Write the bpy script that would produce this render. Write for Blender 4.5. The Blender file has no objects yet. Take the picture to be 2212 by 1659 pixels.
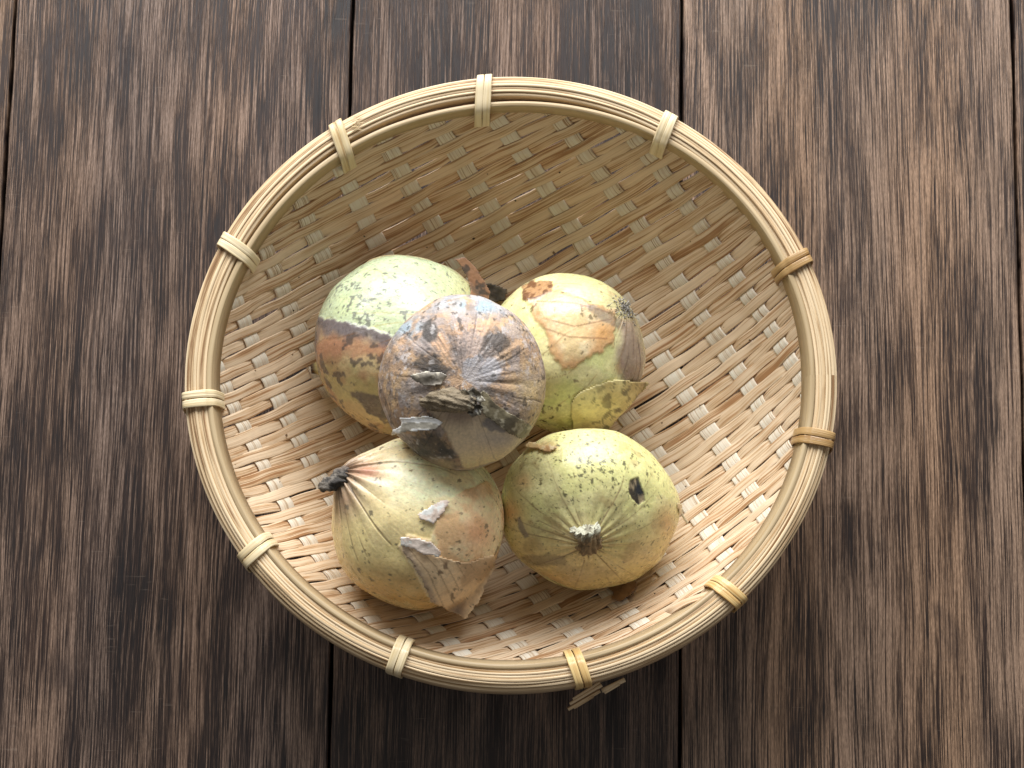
import bpy, math, random
import numpy as np
from mathutils import Vector, Matrix

random.seed(7)
rng = np.random.default_rng(7)
S = 0.01                      # everything below is written in centimetres
scene = bpy.context.scene
COL = scene.collection

# ------------------------------------------------------------------ camera
F = 4900.0                    # focal length in units of a 2212 px wide picture
W, H = 2212.0, 1659.0
TILT = math.radians(11.3)
DIST = 88.0
RIMZ = 7.0
FWD = np.array([0, math.sin(TILT), -math.cos(TILT)])
UPV = np.array([0, math.cos(TILT), math.sin(TILT)])
RGT = np.array([1.0, 0, 0])
CAM = np.array([0, 0, RIMZ]) - FWD * DIST
cd = bpy.data.cameras.new('camera')
cam = bpy.data.objects.new('camera', cd)
COL.objects.link(cam)
cam.location = Vector(CAM * S)
cam.rotation_euler = (TILT, 0, 0)
cd.sensor_fit = 'HORIZONTAL'
cd.sensor_width = 36.0
cd.lens = 36.0 * F / W
cd.clip_start = 0.02
cd.clip_end = 50.0
cd.dof.use_dof = True
cd.dof.focus_distance = 0.87
cd.dof.aperture_fstop = 64.0
scene.camera = cam

# ------------------------------------------------------------------ world and window light
world = bpy.data.worlds.new('World')
scene.world = world
world.use_nodes = True
bg = world.node_tree.nodes['Background']
bg.inputs['Color'].default_value = (1.0, 0.97, 0.93, 1)
bg.inputs['Strength'].default_value = 0.20

def area(name, loc, aim, sx, sy, power, col):
    l = bpy.data.lights.new(name, 'AREA')
    l.shape = 'RECTANGLE'; l.size = sx * S; l.size_y = sy * S
    l.energy = power; l.color = col
    o = bpy.data.objects.new(name, l)
    COL.objects.link(o)
    o.location = Vector(loc) * S
    d = Vector(aim) - Vector(loc)
    o.rotation_euler = d.to_track_quat('-Z', 'Y').to_euler()
    return o
area('window_light', (-6, 108, 72), (0, 0, 7), 150, 88, 49.0, (0.97, 0.985, 1.0))

vs = scene.view_settings
vs.view_transform = 'Standard'
vs.look = 'None'
vs.exposure = 0.0
vs.gamma = 1.0
scene.render.filter_size = 1.05

# ------------------------------------------------------------------ helpers
def at(px, py, z):
    """world point (cm) at height z seen at that place of the photograph"""
    d = FWD + RGT * (px - W / 2) / F + UPV * (H / 2 - py) / F
    return CAM + d * ((z - CAM[2]) / d[2])

def proj(P):
    q = P - CAM
    dep = q @ FWD
    return np.stack([W / 2 + F * (q @ RGT) / dep, H / 2 - F * (q @ UPV) / dep], 1)

def lin(r, g, b):
    c = np.array([r, g, b], float) / 255.0
    return np.where(c <= 0.04045, c / 12.92, ((c + 0.055) / 1.055) ** 2.4)

def _hash(ix, iy, iz, seed):
    with np.errstate(over='ignore'):
        h = (ix.astype(np.int64) * 73856093) ^ (iy.astype(np.int64) * 19349663) ^ (iz.astype(np.int64) * 83492791) ^ (seed * 2654435)
        h = (h & 0x7fffffff).astype(np.uint64)
        h = (h ^ (h >> np.uint64(13))) * np.uint64(1274126177)
        h = h & np.uint64(0xffffffff)
        h = (h ^ (h >> np.uint64(16))) * np.uint64(2246822519)
        h = h & np.uint64(0xffffffff)
        h = h ^ (h >> np.uint64(15))
    return (h & np.uint64(0xffffff)).astype(float) / float(0xffffff)

def noise(P, scale=1.0, seed=0, octaves=1, rough=0.5):
    P = np.asarray(P, float) * scale
    tot = np.zeros(len(P)); amp = 1.0; nrm = 0.0
    for o in range(octaves):
        Q = P * (2.03 ** o) + 17.3 * o
        i = np.floor(Q); f = Q - i; f = f * f * f * (f * (f * 6 - 15) + 10)
        i = i.astype(np.int64)
        r = 0
        for dx in (0, 1):
            for dy in (0, 1):
                for dz in (0, 1):
                    w = (f[:, 0] if dx else 1 - f[:, 0]) * (f[:, 1] if dy else 1 - f[:, 1]) * (f[:, 2] if dz else 1 - f[:, 2])
                    r = r + w * _hash(i[:, 0] + dx, i[:, 1] + dy, i[:, 2] + dz, seed + o * 31)
        tot += amp * r; nrm += amp; amp *= rough
    return tot / nrm

def sstep(a, b, x):
    t = np.clip((x - a) / (b - a), 0, 1)
    return t * t * (3 - 2 * t)

def poly_sd(px, poly):
    """signed distance to a polygon, positive inside"""
    poly = np.asarray(poly, float)
    d = np.full(len(px), 1e9); inside = np.zeros(len(px), bool)
    n = len(poly)
    for k in range(n):
        a, b = poly[k], poly[(k + 1) % n]
        ab = b - a; ap = px - a
        t = np.clip((ap @ ab) / (ab @ ab), 0, 1)
        d = np.minimum(d, np.hypot(*(ap - t[:, None] * ab).T))
        cond = ((a[1] > px[:, 1]) != (b[1] > px[:, 1]))
        xi = a[0] + (px[:, 1] - a[1]) / (b[1] - a[1] + 1e-12) * ab[0]
        inside ^= cond & (px[:, 0] < xi)
    return np.where(inside, d, -d)

def seg_d(px, pts):
    d = np.full(len(px), 1e9)
    for k in range(len(pts) - 1):
        a, b = np.array(pts[k], float), np.array(pts[k + 1], float)
        ab = b - a; ap = px - a
        t = np.clip((ap @ ab) / (ab @ ab), 0, 1)
        d = np.minimum(d, np.hypot(*(ap - t[:, None] * ab).T))
    return d

def link_mesh(name, verts, faces, mat, parent=None, smooth=True, col=None, uv=None, origin=None):
    """verts in cm (world); uv per vertex; col per vertex"""
    me = bpy.data.meshes.new(name)
    v = np.asarray(verts, float)
    o = np.zeros(3) if origin is None else np.asarray(origin, float)
    me.from_pydata(((v - o) * S).tolist(), [], [tuple(int(x) for x in f) for f in faces])
    if smooth:
        me.polygons.foreach_set('use_smooth', [True] * len(me.polygons))
    if col is not None:
        ca = me.color_attributes.new('tint', 'FLOAT_COLOR', 'POINT')
        c4 = np.concatenate([np.clip(col, 0, 1), np.ones((len(v), 1))], 1).astype(np.float32)
        ca.data.foreach_set('color', c4.ravel())
    if uv is not None:
        lay = me.uv_layers.new(name='UVMap')
        li = np.empty(len(me.loops), np.int32)
        me.loops.foreach_get('vertex_index', li)
        lay.data.foreach_set('uv', np.asarray(uv, np.float32)[li].ravel())
    me.materials.append(mat)
    me.update()
    ob = bpy.data.objects.new(name, me)
    COL.objects.link(ob)
    if parent is not None:
        ob.parent = parent
        ob.location = Vector(o * S) - parent.matrix_world.translation if parent.type == 'EMPTY' and parent.parent is None else Vector(o * S)
        if parent.type == 'EMPTY' and parent.parent is None:
            ob.location = Vector(o * S) - parent.location
    else:
        ob.location = Vector(o * S)
    return ob

def empty(name, loc, label, cat, group=None):
    e = bpy.data.objects.new(name, None)
    COL.objects.link(e)
    e.location = Vector(loc) * S
    e.empty_display_size = 0.01
    e['label'] = label; e['category'] = cat
    if group: e['group'] = group
    return e

def tag(o, label, cat, group=None):
    o['label'] = label; o['category'] = cat
    if group: o['group'] = group

def grid_faces(nu, nv, wrap_u=False, wrap_v=False):
    f = []
    for i in range(nu if wrap_u else nu - 1):
        for j in range(nv if wrap_v else nv - 1):
            a = i * nv + j; b = ((i + 1) % nu) * nv + j
            c = ((i + 1) % nu) * nv + (j + 1) % nv; d = i * nv + (j + 1) % nv
            f.append((a, b, c, d))
    return f

# ------------------------------------------------------------------ materials
class NT:
    def __init__(self, name):
        self.m = bpy.data.materials.new(name)
        self.m.use_nodes = True
        self.t = self.m.node_tree
        self.t.nodes.clear()
        self.out = self.t.nodes.new('ShaderNodeOutputMaterial')
    def n(self, typ, ins=None, **kw):
        nd = self.t.nodes.new('ShaderNode' + typ)
        for k, v in kw.items(): setattr(nd, k, v)
        for k, v in (ins or {}).items(): self.set(nd, k, v)
        return nd
    def set(self, nd, k, v):
        s = nd.inputs[k]
        if isinstance(v, bpy.types.NodeSocket): self.t.links.new(v, s)
        elif isinstance(v, bpy.types.Node): self.t.links.new(v.outputs[0], s)
        else:
            if hasattr(s.default_value, '__len__') and not hasattr(v, '__len__'): v = (v,) * len(s.default_value)
            if hasattr(s.default_value, '__len__') and len(s.default_value) == 4 and len(v) == 3: v = (*v, 1)
            s.default_value = v
    def math(self, op, a, b=0.0, c=0.0):
        nd = self.n('Math', {0: a, 1: b, 2: c}, operation=op); return nd.outputs[0]
    def vec(self, x, y, z=0.0):
        return self.n('CombineXYZ', {0: x, 1: y, 2: z}).outputs[0]
    def noise(self, v, scale=1.0, detail=2.0, rough=0.5, dist=0.0):
        return self.n('TexNoise', {'Vector': v, 'Scale': scale, 'Detail': detail, 'Roughness': rough, 'Distortion': dist}).outputs[0]
    def ramp(self, f, stops, interp='LINEAR'):
        nd = self.n('ValToRGB', {0: f}); cr = nd.color_ramp; cr.interpolation = interp
        while len(cr.elements) < len(stops): cr.elements.new(0.5)
        for e, (p, c) in zip(cr.elements, stops):
            e.position = p; e.color = (*c, 1) if len(c) == 3 else c
        return nd.outputs[0]
    def mix(self, f, a, b, mode='MIX'):
        nd = self.n('Mix', data_type='RGBA', blend_type=mode)
        self.set(nd, 0, f); self.set(nd, 6, a); self.set(nd, 7, b)
        return nd.outputs[2]
    def maprange(self, v, a, b, c=0.0, d=1.0):
        return self.n('MapRange', {0: v, 1: a, 2: b, 3: c, 4: d}).outputs[0]
    def bump(self, h, strength=0.3, dist=0.0005):
        return self.n('Bump', {'Height': h, 'Strength': strength, 'Distance': dist}).outputs[0]
    def done(self, sh):
        self.t.links.new(sh if isinstance(sh, bpy.types.NodeSocket) else sh.outputs[0], self.out.inputs[0])
        return self.m

def wood_material():
    t = NT('dark_wood')
    tc = t.n('TexCoord').outputs['Object']
    sp = t.n('SeparateXYZ', {0: tc})
    rnd = t.n('ObjectInfo').outputs['Random']
    x = t.math('MULTIPLY', sp.outputs[0], 100.0)
    y = t.math('MULTIPLY', sp.outputs[1], 100.0)
    off = t.math('MULTIPLY', rnd, 200.0)
    y2 = t.math('ADD', y, off)
    # slow sideways wander of the fibres
    wan = t.noise(t.vec(t.math('MULTIPLY', x, .22), t.math('MULTIPLY', y2, .05), off), 1, 2)
    xw = t.math('ADD', x, t.math('MULTIPLY', t.math('SUBTRACT', wan, .5), .7))
    # cathedral figure: bands of a slow stretched field
    fld = t.noise(t.vec(t.math('MULTIPLY', xw, .16), t.math('MULTIPLY', y2, .026), off), 1, 1.5)
    rings = t.math('SINE', t.math('MULTIPLY', fld, 62.0))
    zone = t.noise(t.vec(t.math('MULTIPLY', xw, .55), t.math('MULTIPLY', y2, .10), off), 1, 3, .6)
    s1 = t.noise(t.vec(t.math('MULTIPLY', xw, 16.0), t.math('MULTIPLY', y2, .17), off), 1, 1.5, .5)
    s2 = t.noise(t.vec(t.math('MULTIPLY', xw, 28.0), t.math('MULTIPLY', y2, .34), off), 1, 1.5, .55)
    s3 = t.noise(t.vec(t.math('MULTIPLY', xw, 34.0), t.math('MULTIPLY', y2, 4.0), off), 1, 2, .6)
    s4 = t.noise(t.vec(t.math('MULTIPLY', xw, 2.6), t.math('MULTIPLY', y2, .28), off), 1, 3, .6)
    s5 = t.noise(t.vec(t.math('MULTIPLY', xw, 50.0), t.math('MULTIPLY', y2, 1.3), off), 1, 1, .5)
    thr = t.math('MULTIPLY_ADD', t.math('SUBTRACT', zone, .5), -.22, .508)
    thr = t.math('MULTIPLY_ADD', t.math('SUBTRACT', s4, .5), -.16, thr)
    thr = t.math('MULTIPLY_ADD', rings, -.034, thr)
    thr = t.math('ADD', thr, t.n('ObjectInfo').outputs['Alpha'])
    thr = t.math('SUBTRACT', thr, .5)
    v1 = t.math('MULTIPLY_ADD', s2, .42, t.math('MULTIPLY', s1, .40))
    v1 = t.math('SUBTRACT', t.math('MULTIPLY_ADD', s5, .18, v1), thr)
    v = t.maprange(v1, -.055, .08)
    base = t.mix(t.maprange(t.math('MULTIPLY_ADD', s5, .6, t.math('MULTIPLY_ADD', s2, .6, t.math('MULTIPLY', zone, .6))), .7, 1.1), lin(19, 14, 14), lin(62, 47, 40))
    tan = t.mix(t.maprange(s3, .25, .75), lin(99, 81, 68), lin(154, 131, 112))
    col = t.mix(v, base, tan)
    # warm and grey lamellae side by side
    lam = t.noise(t.vec(t.math('MULTIPLY', xw, .30), t.math('MULTIPLY', y2, .006), off), 1, 0)
    col = t.mix(t.maprange(lam, .35, .65), t.mix(1.0, col, (.94, .93, .95), 'MULTIPLY'), t.mix(1.0, col, (1.05, .97, .89), 'MULTIPLY'))
    # glued lamellae: a tone step and a fine dark seam
    lx = t.math('DIVIDE', t.math('ADD', x, t.math('MULTIPLY', off, 1.37)), 4.3)
    fr_ = t.math('FRACT', lx)
    stp = t.n('TexWhiteNoise', {'W': t.math('FLOOR', lx)}, noise_dimensions='1D').outputs[0]
    kk = t.maprange(stp, 0, 1, .82, 1.14)
    col = t.mix(1.0, col, t.n('CombineColor', {0: kk, 1: kk, 2: kk}).outputs[0], 'MULTIPLY')
    seam = t.maprange(t.math('ABSOLUTE', t.math('SUBTRACT', fr_, .5)), .488, .497, 0, .65)
    col = t.mix(seam, col, lin(22, 18, 20))
    col = t.mix(1.0, col, t.mix(1.0, t.n('ObjectInfo').outputs['Color'], (1.25, 1.25, 1.25), 'MULTIPLY'), 'MULTIPLY')
    # fine cross checks and scratches
    sc = t.noise(t.vec(t.math('MULTIPLY', x, .8), t.math('MULTIPLY', y2, 9.0), off), 1, 2, .6)
    scm = t.noise(t.vec(t.math('MULTIPLY', x, .35), t.math('MULTIPLY', y2, .25), t.math('ADD', off, 9.0)), 1, 2)
    scf = t.math('MULTIPLY', t.maprange(sc, .66, .72), t.maprange(scm, .52, .66))
    col = t.mix(t.math('MULTIPLY', scf, .18), col, lin(165, 148, 132))
    # dark blotches
    bl = t.noise(t.vec(t.math('MULTIPLY', x, .5), t.math('MULTIPLY', y2, .22), t.math('ADD', off, 4.0)), 1, 3, .6)
    col = t.mix(t.maprange(bl, .60, .75, 0, .6), col, lin(33, 27, 29))
    p = t.n('BsdfPrincipled', {'Base Color': col, 'Roughness': t.maprange(s1, .3, .7, .34, .46), 'Specular IOR Level': .46,
                               'Normal': t.bump(v, .5, .0006)})
    return t.done(p)

def bamboo_material(name, pale, mid, dark, lines=24.0, transl=.25, rough=.5, contrast=1.0, skin=0.0):
    """uv.x runs along the strip in cm, uv.y across it in cm"""
    t = NT(name)
    uv = t.n('UVMap').outputs[0]
    sp = t.n('SeparateXYZ', {0: uv})
    rnd = t.n('ObjectInfo').outputs['Random']
    off = t.math('MULTIPLY', rnd, 300.0)
    a = t.math('ADD', sp.outputs[0], off); b = sp.outputs[1]
    f1 = t.noise(t.vec(t.math('MULTIPLY', a, .22), t.math('MULTIPLY', b, lines), off), 1, 2, .6)
    f2 = t.noise(t.vec(t.math('MULTIPLY', a, .12), t.math('MULTIPLY', b, lines * .36), off), 1, 2, .6)
    f3 = t.noise(t.vec(t.math('MULTIPLY', a, .55), t.math('MULTIPLY', b, 2.0), off), 1, 2, .5)
    v = t.math('MULTIPLY', f1, .35)
    v = t.math('MULTIPLY_ADD', f2, .65, v)
    v = t.math('MULTIPLY_ADD', f3, .25, v)
    v = t.math('MULTIPLY_ADD', t.math('SUBTRACT', rnd, .5), .09, v)
    v = t.math('SUBTRACT', v, .125)
    v = t.math('MULTIPLY_ADD', t.math('SUBTRACT', v, .5), contrast, .5)
    col = t.ramp(v, [(.30, dark), (.41, mid), (.55, pale), (.8, tuple(np.minimum(np.array(pale) * 1.12, .9)))])
    # small dark specks
    spk = t.noise(t.vec(t.math('MULTIPLY', a, 2.2), t.math('MULTIPLY', b, 6.0), t.math('ADD', off, 3.3)), 1, 2, .6)
    col = t.mix(t.maprange(spk, .76, .80, 0, .7), col, lin(80, 58, 36))
    nrm = t.bump(t.math('MULTIPLY_ADD', f2, .5, f1), .45, .0006)
    p = t.n('BsdfPrincipled', {'Base Color': col, 'Roughness': rough, 'Specular IOR Level': .4, 'Normal': nrm})
    if transl:
        tr = t.n('BsdfTranslucent', {'Color': t.mix(1.0, col, (1.0, .80, .60), 'MULTIPLY')})
        mx = t.n('MixShader', {0: transl, 1: p.outputs[0], 2: tr.outputs[0]})
        return t.done(mx)
    return t.done(p)

def skin_material(name, rough=.38, sss=.0, transl=0.0, bumpk=.3, fine=60.0):
    t = NT(name)
    c = t.n('Attribute', attribute_name='tint').outputs['Color']
    tc = t.n('TexCoord').outputs['Object']
    n1 = t.noise(tc, fine * 100 * .12, 4, .6)
    n2 = t.noise(tc, fine * 100 * .03, 3, .6)
    k = t.maprange(n1, .3, .7, .86, 1.12)
    col = t.mix(1.0, c, t.n('CombineColor', {0: k, 1: k, 2: k}).outputs[0], 'MULTIPLY')
    p = t.n('BsdfPrincipled', {'Base Color': col, 'Roughness': t.maprange(n2, .3, .7, rough - .08, rough + .12), 'Specular IOR Level': .45,
                               'Normal': t.bump(t.math('MULTIPLY_ADD', n2, 1.5, n1), bumpk, .0005)})
    if sss:
        t.set(p, 'Subsurface Weight', sss)
        t.set(p, 'Subsurface Radius', (.006, .004, .0015))
        t.set(p, 'Subsurface Scale', .35)
    if transl:
        tr = t.n('BsdfTranslucent', {'Color': col})
        return t.done(t.n('MixShader', {0: transl, 1: p.outputs[0], 2: tr.outputs[0]}))
    return t.done(p)

M_wood = wood_material()
M_weft = bamboo_material('bamboo_weft', lin(232, 208, 176), lin(214, 180, 140), lin(172, 128, 88), 30, .18, .5, 1.7)
M_warp = bamboo_material('bamboo_warp', lin(242, 232, 214), lin(232, 216, 190), lin(176, 142, 106), 40, .20, .5, 1.2)
M_rim = bamboo_material('bamboo_rim', lin(218, 194, 158), lin(202, 174, 134), lin(138, 104, 70), 20, 0, .55, 1.5)
M_hoop = bamboo_material('bamboo_hoop_skin', lin(186, 164, 128), lin(166, 142, 106), lin(116, 92, 64), 9, 0, .45, .7)
M_bind = bamboo_material('binding_pale', lin(226, 208, 172), lin(212, 190, 146), lin(172, 140, 96), 16, 0, .30, .9)
M_bind_brown = bamboo_material('binding_brown', lin(180, 146, 98), lin(146, 110, 66), lin(104, 74, 42), 16, 0, .30, 1.0)
M_bind_gold = bamboo_material('binding_golden', lin(220, 190, 132), lin(194, 152, 92), lin(140, 98, 52), 16, 0, .30, 1.0)
M_bulb = skin_material('onion_skin', .27, .10, 0, .22)
M_dusty = skin_material('mouldy_onion_skin', .62, .05, 0, .5, 80)
M_dry = skin_material('dry_onion_skin', .4, 0, .08, .35)
M_dead = skin_material('withered_stem', .75, 0, 0, .9, 90)

# ------------------------------------------------------------------ table planks
YAW = math.radians(-0.97)
table = empty('wooden_table', (0, 0, 0), 'dark brown weathered wooden table top of wide planks under the basket', 'table')
gx = [at(px, 829.5, 0)[0] for px in (-18, 736, 1471, 2208)]
PITCH = gx[2] - gx[1]
edges = [gx[0] - 3 * PITCH, gx[0] - 2 * PITCH, gx[0] - PITCH] + gx + [gx[3] + PITCH, gx[3] + 2 * PITCH, gx[3] + 3 * PITCH]
y_mid = at(1106, 829.5, 0)[1]
for kk_ in range(9):
    k = min(4, max(0, kk_ - 2))
    x0, x1 = edges[kk_] + .065, edges[kk_ + 1] - .065
    w = x1 - x0
    L = 96.0
    xs = [-w / 2, -w / 2 + .05, -w / 2 + .12]
    prof = [(-w / 2, -1.8), (-w / 2, -.11), (-w / 2 + .02, -.035), (-w / 2 + .06, 0.0), (w / 2 - .06, 0.0), (w / 2 - .02, -.035), (w / 2, -.11), (w / 2, -1.8)]
    ny = 70
    V = []
    for i in range(ny + 1):
        yy = -L / 2 + L * i / ny
        jl, jr = .018 * math.sin(i * 1.7 + k), .018 * math.sin(i * 1.3 + 2 * k)
        for q, (px_, pz) in enumerate(prof):
            V.append((px_ + (jl if q < 4 else jr), yy, pz))
    fc = grid_faces(ny + 1, len(prof), False, True)
    n = len(prof)
    fc += [tuple(range(n)), tuple(ny * n + q for q in reversed(range(n)))]
    ob = link_mesh('plank', V, fc, M_wood, table, smooth=False)
    ob.color = (*[((1.0, .97, .93), (.92, .92, .96), (.86, .86, .90), (1.24, 1.20, 1.14), (1.14, 1.10, 1.06))[k][q] / 1.25 for q in range(3)], (.5, .505, .515, .475, .48)[k])
    cx = (x0 + x1) / 2
    ob.location = Vector((cx, y_mid + cx * math.sin(YAW) * 1.0, 0)) * S
    ob.rotation_euler = (0, 0, YAW)
under = link_mesh('backing_board', [(-60, -56, -2.2), (60, -56, -2.2), (60, 56, -2.2), (-60, 56, -2.2), (-60, -56, -1.85), (60, -56, -1.85), (60, 56, -1.85), (-60, 56, -1.85)],
                  [(3, 2, 1, 0), (4, 5, 6, 7), (0, 1, 5, 4), (1, 2, 6, 5), (2, 3, 7, 6), (3, 0, 4, 7)], M_wood, table, smooth=False)

# ------------------------------------------------------------------ basket
cL, cR = at(397, 838, RIMZ), at(1810, 838, RIMZ)
cT, cB = at(1103, 163, RIMZ), at(1103, 1492, RIMZ)
C = np.array([(cL[0] + cR[0]) / 2, (cT[1] + cB[1]) / 2, 0])
RX, RY = (cR[0] - cL[0]) / 2, (cT[1] - cB[1]) / 2
ASP = RY / RX
basket = empty('bamboo_basket', (C[0], C[1], 0), 'round shallow woven bamboo basket holding five onions', 'basket')

RW = RX - .93                 # weave radius at its top edge
ZF, ZT, PW = .32, 6.5, 3.5
_r = np.linspace(0, RW, 400)
_z = ZF + (ZT - ZF) * (_r / RW) ** PW
_s = np.concatenate([[0], np.cumsum(np.hypot(np.diff(_r), np.diff(_z)))])
SL = _s[-1]
AANG, BANG = math.radians(29.0), math.radians(-58.0)
AV = np.array([math.cos(AANG), math.sin(AANG)]); BV = np.array([math.cos(BANG), math.sin(BANG)])

def bowl(u, v, off):
    """surface point (cm) for weave coordinates u, v and a lift off the surface"""
    q = np.outer(u, AV) + np.outer(v, BV)
    s = np.hypot(q[:, 0], q[:, 1]) + 1e-9
    d = q / s[:, None]
    s = np.minimum(s, SL)
    r = np.interp(s, _s, _r); z = np.interp(s, _s, _z)
    sl = (ZT - ZF) * PW / RW * (r / RW) ** (PW - 1)
    nn = np.sqrt(1 + sl * sl)
    r2 = r - off * sl / nn; z2 = z + off / nn
    return np.stack([C[0] + d[:, 0] * r2, C[1] + d[:, 1] * r2 * ASP, z2], 1)

def weave_of(P):
    """weave coordinates of a plan point lying on the bowl"""
    dx, dy = P[0] - C[0], (P[1] - C[1]) / ASP
    r = math.hypot(dx, dy); s = np.interp(r, _r, _s)
    q = np.array([dx, dy]) / r * s
    M = np.array([AV, BV]).T
    return np.linalg.solve(M, q)

PA, PB = .505, 2.55
WA, WB = .52, .86
u0, v0 = weave_of(at(1508, 899, 1.2))
HGT = .068

def strip(name, pts_fn, length, step, width, thick, mat, parent, seed, curl=.02, wv=.10):
    """a flat splint with rounded edges: pts_fn(along, across, lift) -> points"""
    n = max(6, int(length[1] - length[0]) and int((length[1] - length[0]) / step))
    a = np.linspace(length[0], length[1], n)
    rr = np.random.default_rng(seed)
    ph = rr.uniform(0, 6.28, 4)
    wm = 1 + wv * (.6 * np.sin(a * .9 + ph[0]) + .4 * np.sin(a * 2.3 + ph[1]))
    shift = .035 * np.sin(a * .7 + ph[2]) + .02 * np.sin(a * 2.1 + ph[3])
    sec = [(-.5, -.1), (-.48, .75), (-.40, 1.0), (-.16, 1.12), (.16, 1.12), (.40, 1.0), (.48, .75), (.5, -.1), (.2, -.6), (-.2, -.6)]
    m = len(sec)
    V = np.zeros((n, m, 3)); UV = np.zeros((n, m, 2))
    for j, (c, t) in enumerate(sec):
        ac = c * width * wm + shift
        V[:, j] = pts_fn(a, ac, t * thick * .5)
        UV[:, j, 0] = a; UV[:, j, 1] = c * width + (0 if t > -.3 else 1.3)
    f = grid_faces(n, m, False, True)
    f += [tuple(range(m)), tuple((n - 1) * m + q for q in reversed(range(m)))]
    return link_mesh(name, V.reshape(-1, 3), f, mat, parent, uv=UV.reshape(-1, 2))

# warps: wide pale splints
nB = int(2 * SL / PB) + 2
for j in range(-nB, nB + 1):
    uj = u0 + j * PB
    if abs(uj) * math.sqrt(1 - float(AV @ BV) ** 2) > SL - .5: continue
    half = math.sqrt(SL * SL - uj * uj)
    # (u, v) are not quite square to each other: find where the line leaves the bowl
    cc = float(AV @ BV)
    vm = -uj * cc
    hv = math.sqrt(max(.01, SL * SL - uj * uj * (1 - cc * cc)))
    def fn(a, ac, t, uj=uj, j=j):
        fade = 1.0
        und = .045 * np.cos(math.pi * (a - v0) / PA) * (-1) ** j
        return bowl(uj + ac, a, t + und * fade)
    strip('warp_strip', fn, (vm - hv, vm + hv), .13, WB, .07, M_warp, basket, 100 + j, wv=.04)

# wefts: narrow, dense, over one and under the next
nA = int(2 * SL / PA) + 2
cc = float(AV @ BV)
for i in range(-nA, nA + 1):
    vi = v0 + i * PA
    if abs(vi) * math.sqrt(1 - cc * cc) > SL - .3: continue
    um = -vi * cc
    hu = math.sqrt(max(.01, SL * SL - vi * vi * (1 - cc * cc)))
    lift = rng.uniform(-.012, .012)
    def fn(a, ac, t, vi=vi, i=i, lift=lift):
        q = (a - u0) / PB
        kk = np.round(q)
        dd = (q - kk) * PB
        bump = np.exp(-(dd / .62) ** 4)
        off = -HGT * bump * np.where((kk + i) % 2 == 0, 1.0, -.75)
        return bowl(a, vi + ac, t + off + lift)
    strip('weft_strip', fn, (um - hu, um + hu), .16, WA * rng.uniform(.90, 1.08), .065, M_weft, basket, 500 + i, wv=.11)

# rim: concentric splints
NS = 300
th = np.linspace(0, 2 * math.pi, NS, endpoint=False)
def ring(name, r_fn, z0, z1, thick, mat, lean=0.0, seed=0, wob=.02, top_round=.16):
    rr = np.random.default_rng(seed); ph = rr.uniform(0, 6.28, 6)
    dr = wob * (np.sin(2 * th + ph[0]) + .7 * np.sin(5 * th + ph[1]) + .4 * np.sin(9 * th + ph[2])) * .6
    dz = wob * 1.3 * (np.sin(3 * th + ph[3]) + .6 * np.sin(7 * th + ph[4])) * .7
    b = thick * top_round
    hgt = z1 - z0
    sec = [(-thick / 2, 0), (-thick / 2, hgt - b), (-thick / 2 + b * .4, hgt - b * .25), (0, hgt), (thick / 2 - b * .4, hgt - b * .25), (thick / 2, hgt - b), (thick / 2, 0)]
    m = len(sec)
    base = r_fn(th) if callable(r_fn) else np.full(NS, r_fn)
    V = np.zeros((NS + 1, m, 3)); UV = np.zeros((NS + 1, m, 2))
    acc = np.concatenate([[0], np.cumsum(np.hypot(np.diff(sec, axis=0)[:, 0], np.diff(sec, axis=0)[:, 1]))])
    t2 = np.append(th, 2 * math.pi)
    for q, (x, z) in enumerate(sec):
        r = np.append(base + dr, base[0] + dr[0]) + x + (lean * (1 - .95 * np.maximum(0, np.sin(t2))) if lean > .2 else lean) * (z - hgt)
        V[:, q] = np.stack([C[0] + r * np.cos(t2), C[1] + r * ASP * np.sin(t2), z0 + z + np.append(dz, dz[0])], 1)
        UV[:, q, 0] = t2 * 12.5; UV[:, q, 1] = acc[q] + seed * .37
    f = grid_faces(NS + 1, m, False, True)
    return link_mesh(name, V.reshape(-1, 3), f, mat, basket, uv=UV.reshape(-1, 2))
KS = 7
tops = [6.93, 7.01, 7.00, 7.04, 7.01, 6.95, 6.84]
TH = [.15, .10, .14, .12, .10, .13, .11]
acc_r = RX - .06 - sum(TH) + .06
for k in range(KS):
    r = acc_r + TH[k] / 2; acc_r += TH[k]
    ring('rim_splint', r, tops[k] - 1.15 - .03 * k, tops[k], TH[k] * 1.04, M_rim, -.03 if k > 4 else 0.03, seed=k + 3, wob=.012)
def hoop_r(t):
    gap = .30 * np.exp(-((t - 1.75) / .55) ** 2) + .10 * np.exp(-((t - 2.5) / .4) ** 2)
    return RX - .06 - KS * .121 - .03 - gap
ring('inner_hoop', hoop_r, 6.12, 6.96, .21, M_hoop, .28, seed=40, wob=.02)
ring('outer_hoop', RX - .12, 5.45, 6.35, .15, M_hoop, .2, seed=41, wob=.02)

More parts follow.
